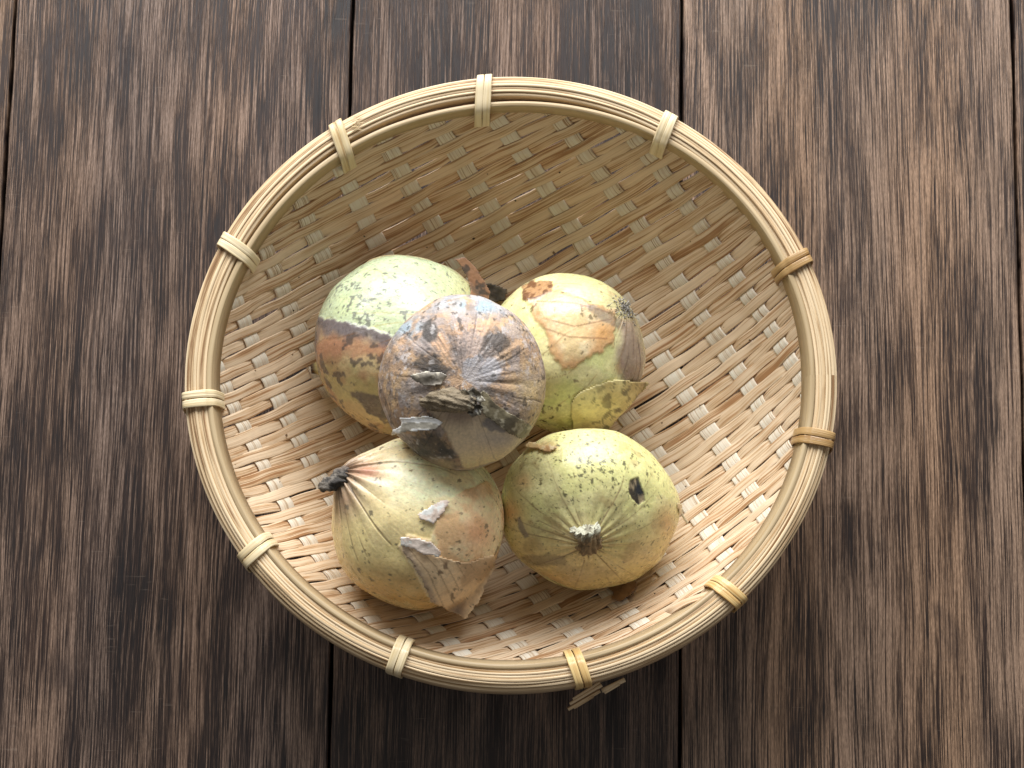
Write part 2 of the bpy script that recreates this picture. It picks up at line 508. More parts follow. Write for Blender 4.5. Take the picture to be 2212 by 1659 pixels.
# bindings
def binding(px, py, gold, skew, wid=.31, nwrap=2):
    P = at(px, py, RIMZ)
    t = math.atan2((P[1] - C[1]) / ASP, P[0] - C[0])
    c, s = math.cos(t), math.sin(t)
    base = np.array([C[0] + RX * c, C[1] + RY * s, 0])
    rad = np.array([c / RX, s / RY, 0]); rad /= np.linalg.norm(rad)
    tan = np.array([-rad[1], rad[0], 0])
    gap = RX - hoop_r(np.array([t % (2 * math.pi)]))[0]
    e = bpy.data.objects.new('binding', None)
    COL.objects.link(e); e.parent = basket; e.empty_display_size = .005
    e.location = Vector((base + [0, 0, 6.4]) * S) - basket.location
    for w in range(nwrap):
        o = (w - (nwrap - 1) / 2) * (wid + .012)
        # loop in the radial / vertical plane
        prof = [(.03, 5.65), (.09, 5.95), (.10, 6.5), (.06, 6.95), (-.08, 7.10), (-.4, 7.15), (-.75, 7.10), (-gap + .02, 7.0), (-gap - .20, 6.84), (-gap - .34, 6.5), (-gap - .42, 6.15), (-gap - .38, 5.85), (-.6, 5.6)]
        n = len(prof); K = 4
        pr = np.array(prof + prof[:1])
        # Catmull-Rom
        sm = []
        for i in range(n):
            p0, p1, p2, p3 = pr[(i - 1) % n], pr[i], pr[(i + 1) % n], pr[(i + 2) % n]
            for q in range(K):
                x = q / K
                sm.append(.5 * (2 * p1 + (p2 - p0) * x + (2 * p0 - 5 * p1 + 4 * p2 - p3) * x * x + (3 * p1 - p0 - 3 * p2 + p3) * x ** 3))
        sm = np.array(sm); N = len(sm)
        tg = np.roll(sm, -1, 0) - np.roll(sm, 1, 0); tg /= np.linalg.norm(tg, axis=1)[:, None]
        nr = np.stack([-tg[:, 1], tg[:, 0]], 1)      # turn outwards
        cen = sm.mean(0)
        nr *= np.where(((sm - cen) * nr).sum(1) < 0, -1, 1)[:, None]
        sec = [(-.5, 0), (-.48, .034), (-.35, .044), (.35, .044), (.48, .034), (.5, 0)]
        m = len(sec)
        V = np.zeros((N, m, 3)); UV = np.zeros((N, m, 2))
        arc = np.arange(N) * .1
        jit = random.uniform(-.02, .02)
        for q, (a, h) in enumerate(sec):
            rz = sm + nr * h
            tt = o + a * wid * (1 + .06 * np.sin(arc * 3 + w)) + skew * (sm[:, 0] + .5) + jit
            V[:, q] = base + rz[:, :1] * rad + tt[:, None] * tan + np.stack([0 * arc, 0 * arc, rz[:, 1]], 1)
            UV[:, q, 0] = arc; UV[:, q, 1] = a * wid + w * .7
        f = grid_faces(N, m, True, True)
        ob = link_mesh('wrap', V.reshape(-1, 3), f, (M_bind, M_bind_gold, M_bind_brown)[gold], None, uv=UV.reshape(-1, 2))
        ob.parent = e
        ob.location = -(Vector(base + [0, 0, 6.4]) * S)
    return e
for px, py, gold, skew in [(1045, 195, 0, -.15), (738, 298, 0, -.25), (508, 533, 0, -.12), (425, 863, 0, .03), (527, 1207, 0, .1), (850, 1452, 0, .0),
                           (1256, 1472, 1, .12), (1580, 1285, 1, .12), (1775, 948, 2, .0), (1726, 562, 2, .1), (1437, 275, 0, .12)]:
    binding(px, py, gold, skew)

# ------------------------------------------------------------------ onions
PALE = lin(182, 194, 146); YEL = lin(206, 190, 108); GRN = lin(192, 194, 108); OCH = lin(196, 156, 82); TAN = lin(196, 160, 112)
BRN = lin(150, 104, 62); ORG = lin(198, 122, 62); GRY = lin(120, 112, 108); DRK = lin(52, 46, 42); BLU = lin(138, 148, 156); PNK = lin(206, 176, 156)
WHT = lin(226, 214, 180); PUR = lin(150, 126, 118)

class Onion:
    def __init__(s, px, py, z, axis, R, Hh, neck=.5, nw=.30, squash=1.0, seed=0):
        s.c = at(px, py, z); s.R, s.H = R, Hh; s.neck, s.nw = neck, nw; s.seed = seed
        a = np.array(axis, float); a /= np.linalg.norm(a); s.a = a
        r = np.array([1, 0, 0]) if abs(a[0]) < .8 else np.array([0, 1.0, 0])
        e1 = np.cross(r, a); e1 /= np.linalg.norm(e1); e2 = np.cross(a, e1)
        s.M = np.array([e1, e2, a])            # rows: local axes in world
        s.sq = squash
    def grid(s, nt=220, nph=420):
        t = np.linspace(0.0, math.pi, nt); t = t + .0
        ph = np.linspace(0, 2 * math.pi, nph, endpoint=False)
        T, P = np.meshgrid(t, ph, indexing='ij')
        return T.ravel(), P.ravel(), nt, nph
    def shape(s, T, P, extra=0.0):
        T = np.asarray(T); P = np.asarray(P)
        rr = s.R * np.sin(T) ** .94
        zz = s.H * np.cos(T)
        zz = zz + s.neck * np.exp(-(T / s.nw) ** 2) - .12 * np.exp(-((math.pi - T) / .25) ** 2) * -1
        d = np.stack([np.sin(T) * np.cos(P), np.sin(T) * np.sin(P), np.cos(T)], 1)
        lump = (noise(d, 1.6, s.seed, 2) - .5) * .30
        # shallow lobes along the meridians
        lump = lump + .025 * np.sin(P * 7 + 2.2 * noise(d, 1.2, s.seed + 5) * 3) * np.sin(T) ** 2
        k = 1 + (lump + extra) / s.R
        L = np.stack([rr * np.cos(P) * k, rr * np.sin(P) * k * s.sq, zz * (1 + (lump + extra) / s.R)], 1)
        return s.c + L @ s.M, d
    def hit(s, px):
        """where the view rays through these places meet the (inflated) bulb, or pass it closest"""
        px = np.asarray(px, float)
        d = FWD[None] + np.outer((px[:, 0] - W / 2) / F, RGT) + np.outer((H / 2 - px[:, 1]) / F, UPV)
        Q = s.M @ (CAM - s.c); D = d @ s.M.T
        sc = np.array([s.R, s.R * s.sq, s.H])
        q = Q / sc; D = D / sc
        A = (D * D).sum(1); B = D @ q; Cc = q @ q - 1
        disc = B * B - A * Cc
        tt = np.where(disc > 0, (-B - np.sqrt(np.maximum(disc, 0))) / A, -B / A)
        P = CAM + d * tt[:, None]
        n = ((P - s.c) @ s.M.T) / (sc * sc) @ s.M
        n /= np.linalg.norm(n, axis=1)[:, None]
        # follow the lumps of the real bulb, not the plain ellipsoid
        L = (P - s.c) @ s.M.T
        T = np.arctan2(np.hypot(L[:, 0], L[:, 1] / s.sq) / s.R, L[:, 2] / s.H); ph = np.arctan2(L[:, 1] / s.sq, L[:, 0])
        V, _ = s.shape(T, ph)
        E = s.c + np.stack([s.R * np.sin(T) * np.cos(ph), s.R * np.sin(T) * np.sin(ph) * s.sq, s.H * np.cos(T)], 1) @ s.M
        return P + (V - E) + n * .02, n

def rest(on, clear=.16):
    """lift or lower a bulb until it just touches the weave, keeping it where it is seen"""
    px_ = proj(on.c[None])[0]
    T, P, _, _ = on.grid(40, 60)
    for _ in range(4):
        V, _d = on.shape(T, P)
        r = np.hypot(V[:, 0] - C[0], (V[:, 1] - C[1]) / ASP)
        zf = ZF + (ZT - ZF) * (np.minimum(r, RW) / RW) ** PW
        on.c = at(px_[0], px_[1], on.c[2] - ((V[:, 2] - zf).min() - clear))
    return on

def mixc(col, mask, c, k=1.0):
    m = np.clip(mask * k, 0, 1)[:, None]
    return col * (1 - m) + np.asarray(c)[None] * m

def veins(T, P, d, n, seed, width=.10, wig=.25):
    """thin meridian lines, each starting and ending on its own"""
    q = P / (2 * math.pi) * n + wig * (noise(d, 2.2, seed) - .5) * 2
    w = np.abs(q - np.round(q)) / n * 2 * math.pi * np.maximum(np.sin(T), .05)      # distance on unit sphere
    idx = np.round(q) % n
    amp = _hash(idx.astype(int), idx.astype(int) * 0 + seed, idx.astype(int) * 0, 3)
    brk = noise(np.stack([idx * 7.31, T * 2.6, T * 0 + seed], 1), 1, seed, 2)
    return (1 - sstep(width * .018 * 4, width * .045 * 4, w)) * sstep(.25, .7, amp) * sstep(.36, .56, brk)

def ragged(px, poly, P3, amp=10, sc=1.6, seed=0, soft=3.0):
    sd = poly_sd(px, poly) + (noise(P3, sc, seed, 4, .6) - .5) * 2 * amp
    return sstep(-soft, soft, sd)

def build_bulb(on, name, paint, parent, mat=M_bulb, gain=1.0):
    T, P, nt, nph = on.grid()
    V0, d = on.shape(T, P)
    px = proj(V0)
    nrm = d @ on.M
    vw = (CAM - V0); vw /= np.linalg.norm(vw, axis=1)[:, None]
    front = sstep(-.05, .12, (nrm * vw).sum(1))
    col, extra = paint(T, P, d, V0, px, front)
    lum = (col @ np.array([.3, .59, .11]))[:, None]
    fib = noise(np.stack([P * 46, T * 2.2, T * 0], 1), 1, 77, 2) - .5
    mot = noise(V0, 5.0, 78, 4, .7) - .5
    k = 1 + .16 * fib * np.minimum(1, np.sin(T) * 3) + .22 * mot
    col = np.clip((lum + .80 * (col - lum)) * 1.13 * gain * k[:, None], 0, .88)
    V, _ = on.shape(T, P, extra)
    return link_mesh(name, V, grid_faces(nt, nph, False, True), mat, parent, col=col, origin=on.c)

def specks(V, seed, sc, lo, hi):
    return sstep(lo, hi, noise(V, sc, seed, 3, .6))

def flap(name, on, poly, parent, colfn, lift=lambda p: .05 + 0 * p[:, 0], step=3.0, amp=5.0, seed=0, mat=None, thick=.012, wrinkle=.02, label=None):
    poly = np.asarray(poly, float)
    lo, hi = poly.min(0) - 6, poly.max(0) + 6
    nx, ny = int((hi[0] - lo[0]) / step) + 2, int((hi[1] - lo[1]) / step) + 2
    X, Y = np.meshgrid(lo[0] + step * np.arange(nx), lo[1] + step * np.arange(ny), indexing='ij')
    px = np.stack([X.ravel(), Y.ravel()], 1)
    sd = poly_sd(px, poly) + (noise(np.concatenate([px / 14, px[:, :1] * 0 + seed], 1), 1, seed, 3) - .5) * 2 * amp
    P, n = on.hit(px)
    ex = lift(px) + wrinkle * (noise(np.concatenate([px / 22, px[:, :1] * 0], 1), 1, seed + 3, 3) - .5) * 2
    P = P + n * ex[:, None]
    ok = sd > 0
    col = colfn(px, P, sd)
    lum = (col @ np.array([.3, .59, .11]))[:, None]
    col = np.clip((lum + .82 * (col - lum)) * 1.12, 0, .9)
    f = []
    ix = np.arange(nx * ny).reshape(nx, ny)
    for i in range(nx - 1):
        for j in range(ny - 1):
            q = (ix[i, j], ix[i, j + 1], ix[i + 1, j + 1], ix[i + 1, j])
            if all(ok[list(q)]): f.append(q)
    used = sorted({v for q in f for v in q}); remap = {v: k for k, v in enumerate(used)}
    f = [tuple(remap[v] for v in q) for q in f]
    ob = link_mesh(name, P[used], f, mat or M_dry, parent, col=col[used], origin=on.c)
    md = ob.modifiers.new('thickness', 'SOLIDIFY'); md.thickness = thick * S; md.offset = 0
    if label: ob['label'] = label
    return ob

def tube(name, pts, radii, parent, mat, colfn, origin, seed=0, seg=28, ruffle=0.0, lobes=7, rings=26, lump=.12, cap_in=.0, label=None):
    """a lumpy, ruffled stem along pts"""
    pts = np.array(pts, float); radii = np.array(radii, float)
    k = np.linspace(0, len(pts) - 1, rings)
    ctr = np.stack([np.interp(k, range(len(pts)), pts[:, q]) for q in range(3)], 1)
    for _ in range(3): ctr[1:-1] = (ctr[:-2] + 2 * ctr[1:-1] + ctr[2:]) / 4
    rad = np.interp(k, range(len(pts)), radii)
    V = []; tw = 0
    for i in range(rings):
        t = ctr[min(i + 1, rings - 1)] - ctr[max(i - 1, 0)]; t /= np.linalg.norm(t)
        r = np.array([.3, .9, .1]); e1 = np.cross(t, r); e1 /= np.linalg.norm(e1); e2 = np.cross(t, e1)
        f = i / (rings - 1); tw = f * 1.6
        for j in range(seg):
            a = 2 * math.pi * j / seg
            rr = rad[i] * (1 + ruffle * (.3 + .7 * f) * math.sin(lobes * a + tw * 2 + seed) + .4 * ruffle * math.sin(3 * a + seed * 2 - tw))
            V.append(ctr[i] + rr * (math.cos(a + tw) * e1 + math.sin(a + tw) * e2))
    V = np.array(V)
    if lump:
        nn = noise(V, 4.0, seed, 3) - .5
        dirs = V - np.repeat(ctr, seg, 0)
        V = V + dirs * (nn * 2 * lump)[:, None] * 2
    f = grid_faces(rings, seg, False, True)
    # a sunken, crumpled cut end
    end = ctr[-1]; t = ctr[-1] - ctr[-2]; t /= np.linalg.norm(t)
    last = V[-seg:]
    caps = [last]
    for q, (sh, dp) in enumerate([(.72, -.10), (.45, -.02), (.2, -.12), (.02, -.06)]):
        w = end + (last - end) * sh + t * (dp * cap_in * 4 + .10 * rad[-1] * (noise(last, 7, seed + q, 2) - .5)[:, None] * 2)
        caps.append(w)
    base = len(V)
    V = np.concatenate([V] + caps[1:])
    for q in range(4):
        o = base - seg + q * seg
        for j in range(seg):
            f.append((o + j, o + seg + j, o + seg + (j + 1) % seg, o + (j + 1) % seg))
    fr = np.concatenate([np.repeat(np.linspace(0, 1, rings), seg), np.ones(4 * seg)])
    ob = link_mesh(name, V, f, mat, parent, col=colfn(V, fr), origin=origin)
    if label: ob['label'] = label
    return ob

# --- onion 1: back left, pale green over torn brown skin
o1 = Onion(872, 745, 4.2, (.47, .10, .87), 3.62, 3.05, neck=.5, seed=11)
rest(o1)
e1 = empty('onion', o1.c - [0, 0, 3.3], 'pale green speckled onion with a torn band of brown skin, at the back left', 'onion')
SK1 = [(660, 668), (700, 690), (735, 690), (790, 707), (860, 728), (930, 735), (1060, 760), (1080, 1000), (640, 1000)]
def paint1(T, P, d, V, px, fr):
    n1 = noise(V, .9, 1, 3)
    col = np.tile(PALE, (len(T), 1))
    col = mixc(col, sstep(.45, .7, n1), lin(184, 194, 132), .6)
    col = mixc(col, veins(T, P, d, 26, 3, .06), lin(176, 160, 84), .55)
    warm = sstep(930, 1030, px[:, 0]) * fr
    col = mixc(col, warm, YEL, .5)
    sk = ragged(px, SK1, V, 9, 3.0, 4, 3.5) * fr + (1 - fr) * sstep(.42, .5, noise(V, .6, 9, 2))
    c2 = np.tile(lin(182, 140, 88), (len(T), 1))
    c2 = mixc(c2, sstep(.45, .62, noise(V, 1.1, 21, 3)), lin(196, 170, 110), .9)
    ln = seg_d(px, [(690, 752), (760, 746), (850, 768)])
    c2 = mixc(c2, (1 - sstep(6, 36, ln + 50 * (noise(V, 2.0, 22, 3) - .5))) * fr, lin(176, 116, 78), .75)
    yz = sstep(775, 800, px[:, 1]) * (1 - sstep(855, 880, px[:, 1])) * fr
    c2 = mixc(c2, yz * sstep(.3, .55, noise(V, 1.3, 25, 2)), lin(184, 172, 100), .8)
    ed = (1 - sstep(14, 44, np.abs(poly_sd(px, SK1)) + 44 * (noise(V, 1.8, 23, 4) - .5))) * fr
    c2 = mixc(c2, ed, lin(104, 96, 98), .92)
    dk = ragged(px, [(742, 838), (790, 848), (860, 858), (860, 905), (800, 892), (765, 860)], V, 8, 2.2, 26, 3) * fr
    c2 = mixc(c2, dk, lin(92, 82, 76), .9)
    c2 = mixc(c2, specks(V, 27, 2.2, .58, .64), lin(84, 72, 64), .8)
    c2 = mixc(c2, veins(T, P, d, 22, 5, .06), lin(120, 84, 50), .6)
    # dirt flecks on the pale part, thickest on the left
    w = np.exp(-(((px[:, 0] - 795) / 90) ** 2 + ((px[:, 1] - 640) / 75) ** 2))
    sp = sstep(.0, .05, noise(V, 5.0, 28, 4, .65) - (.68 - .13 * w))
    col = mixc(col, sp, lin(104, 104, 92), .85)
    col = mixc(col, specks(V, 29, 9.0, .74, .80), lin(112, 108, 84), .7)
    col = col * (1 - sk[:, None]) + c2 * sk[:, None]
    return col, sk * .05 + .03 * (noise(V, 2.2, 8, 2) - .5)
build_bulb(o1, 'bulb', paint1, e1, gain=.92)
def browns(a, b, c, seed, sc=2.0):
    def fn(px, P, sd):
        col = np.tile(a, (len(px), 1))
        col = mixc(col, sstep(.4, .6, noise(P, sc, seed, 3)), b, .9)
        col = mixc(col, sstep(.58, .68, noise(P, sc * 1.6, seed + 1, 3)), c, .85)
        return col
    return fn
flap('loose_skin', o1, [(976, 566), (1000, 564), (1026, 590), (1052, 636), (1050, 690), (1014, 690), (1010, 650), (1004, 612), (990, 584)], e1,
     browns(lin(150, 106, 70), lin(112, 90, 70), lin(70, 62, 54), 3), lambda p: .05 + 0 * p[:, 0], seed=3, amp=2, step=2.0, label='brown curled skin edge')
pA, pB_ = at(712, 802, 3.0), at(672, 797, 2.9)
tube('dry_tip', [at(735, 800, 3.2), pA, at(690, 795, 2.9), pB_], [.42, .38, .27, .16], e1, M_dead,
     lambda V, f: mixc(np.tile(lin(190, 172, 116), (len(V), 1)), sstep(.72, .95, f), lin(74, 52, 34)), o1.c, seed=2, ruffle=.10, lump=.1)

# --- onion 2: back right, yellow, root end to the right
o2 = Onion(1222, 762, 4.3, (.70, .44, .56), 3.22, 3.02, neck=.30, nw=.42, seed=23)
rest(o2)
e2 = empty('onion', o2.c - [0, 0, 3.1], 'yellow onion with orange papery patch, grey root tuft and pointed loose skin flap', 'onion')
SKO = [(1128, 640), (1165, 622), (1225, 632), (1265, 655), (1330, 668), (1325, 735), (1318, 748), (1255, 780), (1215, 800), (1190, 755), (1180, 715), (1160, 690)]
def paint2(T, P, d, V, px, fr):
    col = np.tile(lin(218, 208, 138), (len(T), 1))
    col = mixc(col, sstep(.42, .66, noise(V, .9, 31, 3)), lin(204, 208, 116), .7)
    col = mixc(col, sstep(880, 960, px[:, 1] + 60 * (noise(V, 1.2, 36, 2) - .5)) * fr, lin(190, 150, 70), .7)
    col = mixc(col, sstep(.55, .7, noise(V, 1.2, 32, 3)) * sstep(1280, 1350, px[:, 0]), lin(190, 150, 90), .8)
    sk = ragged(px, SKO, V, 16, 1.8, 33, 5) * fr
    c2 = np.tile(lin(220, 190, 126), (len(T), 1))
    c2 = mixc(c2, sstep(.42, .62, noise(V, 1.2, 34, 3)), lin(226, 206, 156), .9)
    rim = 1 - sstep(2, 26, np.abs(poly_sd(px, SKO)) + 46 * (noise(V, 1.8, 35, 3) - .5))
    c2 = mixc(c2, rim, lin(198, 138, 70), .7)
    c2 = mixc(c2, np.exp(-(((px[:, 0] - 1300) / 34) ** 2 + ((px[:, 1] - 722) / 34) ** 2)), lin(214, 150, 60), .9)
    c2 = mixc(c2, (1 - sstep(.8, 2.4, seg_d(px, [(1160, 652), (1240, 656), (1335, 682)]))) + (1 - sstep(.8, 2.4, seg_d(px, [(1165, 706), (1230, 728), (1310, 732)]))) + (1 - sstep(.8, 2.2, seg_d(px, [(1180, 690), (1240, 706), (1320, 690)]))), lin(150, 92, 46), .7)
    col = col * (1 - sk[:, None]) + c2 * sk[:, None]
    br = ragged(px, [(1128, 620), (1150, 607), (1196, 606), (1192, 634), (1160, 648), (1130, 650)], V, 6, 2.4, 37, 2) * fr
    col = mixc(col, br, lin(176, 126, 72), .95)
    col = mixc(col, br * specks(V, 38, 2.5, .5, .56), lin(112, 70, 36), .9)
    gr = ragged(px, [(1338, 690), (1372, 690), (1395, 760), (1386, 850), (1345, 830), (1334, 780), (1336, 730)], V, 10, 1.5, 39, 14) * fr
    col = mixc(col, gr, lin(150, 124, 110), .9)
    gg = ragged(px, [(1262, 655), (1300, 668), (1345, 690), (1335, 708), (1290, 690)], V, 8, 2.4, 40, 3) * fr
    col = mixc(col, gg, lin(122, 110, 96), .7)
    col = mixc(col, gr * veins(T, P, d, 40, 9, .08), lin(100, 78, 70), .8)
    col = mixc(col, np.exp(-(T / .30) ** 2), lin(150, 124, 88), .7)
    col = mixc(col, veins(T, P, d, 18, 7, .045), lin(166, 120, 60), .5)
    col = mixc(col, specks(V, 41, 3.2, .66, .71) * sstep(830, 880, px[:, 1]), lin(92, 78, 44), .85)
    col = mixc(col, specks(V, 42, 4.0, .71, .75), lin(120, 100, 62), .8)
    return col, sk * .05 + br * .03 + .05 * (noise(V, 1.6, 43, 3) - .5) + .06 * gr * (noise(np.stack([P * 9, T * .8, T * 0], 1), 1, 44, 1) - .5)
build_bulb(o2, 'bulb', paint2, e2, gain=.95)
tip, _ = o2.shape(np.array([0.0]), np.array([0.0]))
# roots: many short dry fibres
Vr, Fr_, Cr = [], [], []
for k in range(190):
    t0 = abs(rng.normal(0, .10)); p0 = rng.uniform(0, 6.283)
    b, dd = o2.shape(np.array([t0 + .01]), np.array([p0]))
    dirv = (dd[0] @ o2.M) * .6 + rng.normal(0, .45, 3); dirv /= np.linalg.norm(dirv)
    side = np.cross(dirv, [.2, .5, .8]); side /= np.linalg.norm(side); s2 = np.cross(dirv, side)
    Ln = rng.uniform(.06, .20); bend = rng.normal(0, .08, 3); r0 = rng.uniform(.020, .040)
    o = len(Vr); cc_ = mixc(np.tile(lin(176, 170, 160), (1, 1)), np.array([rng.uniform(0, 1) ** 2]), lin(70, 64, 60))[0]
    for q in range(4):
        f = q / 3; ctr = b[0] - dirv * .05 + dirv * Ln * f + bend * f * f
        for j in range(4):
            a = j * math.pi / 2
            Vr.append(ctr + r0 * (1 - .6 * f) * (math.cos(a) * side + math.sin(a) * s2)); Cr.append(cc_)
    for q in range(3):
        for j in range(4):
            Fr_.append((o + q * 4 + j, o + q * 4 + (j + 1) % 4, o + q * 4 + 4 + (j + 1) % 4, o + q * 4 + 4 + j))
rt = link_mesh('root_tuft', Vr, Fr_, M_dead, e2, col=np.array(Cr), origin=o2.c)
rt['kind'] = 'stuff'
def c_flap2(px, P, sd):
    col = np.tile(lin(230, 214, 140), (len(px), 1))
    col = mixc(col, sstep(.40, .62, noise(P, 1.3, 61, 3)), lin(200, 178, 106), .8)
    col = mixc(col, specks(P, 62, 2.4, .55, .63) * sstep(1255, 1330, px[:, 0]), lin(104, 94, 58), .85)
    col = mixc(col, specks(P, 63, 5, .64, .70), lin(110, 94, 56), .7)
    col = mixc(col, sstep(1340, 1385, px[:, 0]), lin(150, 118, 60), .7)
    return col
flap('loose_skin', o2, [(1236, 930), (1231, 868), (1252, 842), (1275, 832), (1330, 814), (1392, 822), (1352, 876), (1305, 928), (1268, 926)], e2, c_flap2,
     lambda p: .07 + .12 * sstep(1290, 1390, p[:, 0]), seed=6, amp=3, label='pointed yellow skin flap with dark stains')

# --- onion 3: front left, dark twisted neck to the left
o3 = Onion(902, 1128, 4.05, (-.72, .42, .55), 3.36, 3.30, neck=.66, nw=.34, seed=37)
rest(o3)
e3 = empty('onion', o3.c - [0, 0, 3.3], 'tan and yellow onion with dark twisted neck pointing left and peeling papery skin', 'onion')
SK3 = [(960, 1085), (1000, 1060), (1050, 1040), (1100, 1080), (1110, 1260), (1000, 1330), (930, 1300), (900, 1240), (862, 1180), (880, 1155), (930, 1165)]
def paint3(T, P, d, V, px, fr):
    col = np.tile(lin(222, 208, 158), (len(T), 1))
    g = sstep(-60, 160, (px[:, 1] - 1050) * 1.0 - (px[:, 0] - 870) * .35 + 120 * (noise(V, .9, 51, 2) - .5))
    col = mixc(col, g, lin(202, 180, 104), .9)
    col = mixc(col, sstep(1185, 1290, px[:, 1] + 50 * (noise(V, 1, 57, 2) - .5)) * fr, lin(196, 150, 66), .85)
    col = mixc(col, sstep(.52, .68, noise(V, 1.0, 52, 3)), lin(206, 184, 120), .6)
    sk = ragged(px, SK3, V, 6, 2.2, 53, 2) * fr
    c2 = np.tile(lin(224, 190, 136), (len(T), 1))
    c2 = mixc(c2, sstep(.45, .65, noise(V, 1.2, 54, 3)), lin(204, 160, 100), .8)
    c2 = mixc(c2, np.exp(-(((px[:, 0] - 1030) / 30) ** 2 + ((px[:, 1] - 1150) / 34) ** 2)), lin(196, 134, 80), .8)
    col = col * (1 - sk[:, None]) + c2 * sk[:, None]
    nk = np.exp(-(T / .42) ** 2 * (1 + .8 * (noise(np.stack([P * 4, T, T], 1), 1, 55) - .5)))
    col = mixc(col, nk, lin(150, 108, 84), .75)
    redp = np.exp(-(((px[:, 0] - 795) / 34) ** 2 + ((px[:, 1] - 1018) / 16) ** 2))
    col = mixc(col, redp, lin(178, 104, 74), .8)
    col = mixc(col, np.exp(-(T / .20) ** 2), lin(92, 74, 62), .85)
    fan = np.exp(-(((px[:, 0] - 745) / 26) ** 2 + ((px[:, 1] - 1085) / 34) ** 2))
    col = mixc(col, fan, lin(140, 104, 84), .6)
    vn = veins(T, P, d, 30, 56, .07, .18)
    col = mixc(col, vn * (.35 + .65 * np.exp(-(T / 1.1) ** 2)), lin(110, 86, 54), .8)
    col = mixc(col, specks(V, 58, 6.5, .74, .78), lin(104, 90, 58), .8)
    col = mixc(col, specks(V, 59, 3.0, .74, .77), lin(96, 86, 66), .8)
    return col, sk * .05 + .035 * vn * -1 + .05 * np.exp(-(T / .5) ** 2) * np.sin(P * 17)
build_bulb(o3, 'bulb', paint3, e3, gain=1.22)
nb, _ = o3.shape(np.array([.0]), np.array([0.0]))
nb = nb[0]
ax = o3.a
tube('neck', [nb - ax * .5, nb - ax * .05, at(738, 1036, nb[2] + .1), at(718, 1044, nb[2] + .1), at(704, 1048, nb[2] + .0), at(692, 1053, nb[2] - .15)],
     [.40, .34, .32, .29, .23, .14], e3, M_dead,
     lambda V, f: mixc(mixc(np.tile(lin(116, 108, 98), (len(V), 1)), sstep(.45, .58, noise(V, 5, 71, 3)), lin(58, 54, 50), 1), 1 - sstep(0, .3, f), lin(120, 86, 66), .8),
     o3.c, seed=5, ruffle=.16, lobes=6, rings=36, lump=.22, label='dark grey twisted dry neck')
def c_flap3(px, P, sd):
    col = np.tile(lin(236, 202, 150), (len(px), 1))
    col = mixc(col, sstep(.42, .62, noise(P, 1.4, 81, 3)), lin(190, 152, 104), .8)
    ed = seg_d(px, [(866, 1160), (880, 1195), (905, 1240), (935, 1290)])
    col = mixc(col, 1 - sstep(3, 14, ed), lin(166, 142, 122), .7)
    col = mixc(col, np.exp(-(((px[:, 0] - 985) / 14) ** 2 + ((px[:, 1] - 1308) / 10) ** 2)), lin(150, 128, 112), .7)
    for k in range(7):
        a0, b0 = (872 + 22 * k, 1168 + 4 * k), (960 + 14 * k, 1310 - 22 * k)
        col = mixc(col, 1 - sstep(.6, 1.9, seg_d(px, [a0, ((a0[0] + b0[0]) / 2 + 8, (a0[1] + b0[1]) / 2 - 8), b0])), lin(150, 112, 76), .55)
    col = mixc(col, specks(P, 82, 4, .68, .73), lin(110, 84, 56), .8)
    return col
flap('loose_skin', o3, [(864, 1158), (890, 1172), (925, 1190), (965, 1205), (1010, 1210), (1062, 1195), (1068, 1225), (1040, 1272), (1030, 1292), (1002, 1324), (985, 1316), (955, 1305), (930, 1292), (912, 1252), (888, 1212), (868, 1190)], e3, c_flap3,
     lambda p: .06 + .22 * sstep(1230, 1325, p[:, 1]), seed=9, amp=3, label='tan papery skin flap hanging to a point')
cpk = browns(lin(232, 214, 198), lin(214, 190, 170), lin(244, 236, 228), 91, 2.6)
flap('loose_skin', o3, [(902, 1110), (930, 1092), (958, 1078), (965, 1086), (950, 1118), (936, 1134), (905, 1122)], e3, cpk, lambda p: .09 + .10 * sstep(940, 962, p[:, 0]), seed=10, amp=3, wrinkle=.05, label='small pinkish torn skin patch')
flap('loose_skin', o3, [(864, 1158), (900, 1160), (930, 1166), (948, 1184), (946, 1198), (915, 1196), (885, 1182), (868, 1176)], e3, cpk, lambda p: .12 + .10 * sstep(900, 946, p[:, 0]), seed=12, amp=3, wrinkle=.06, label='shiny pinkish torn skin curl')

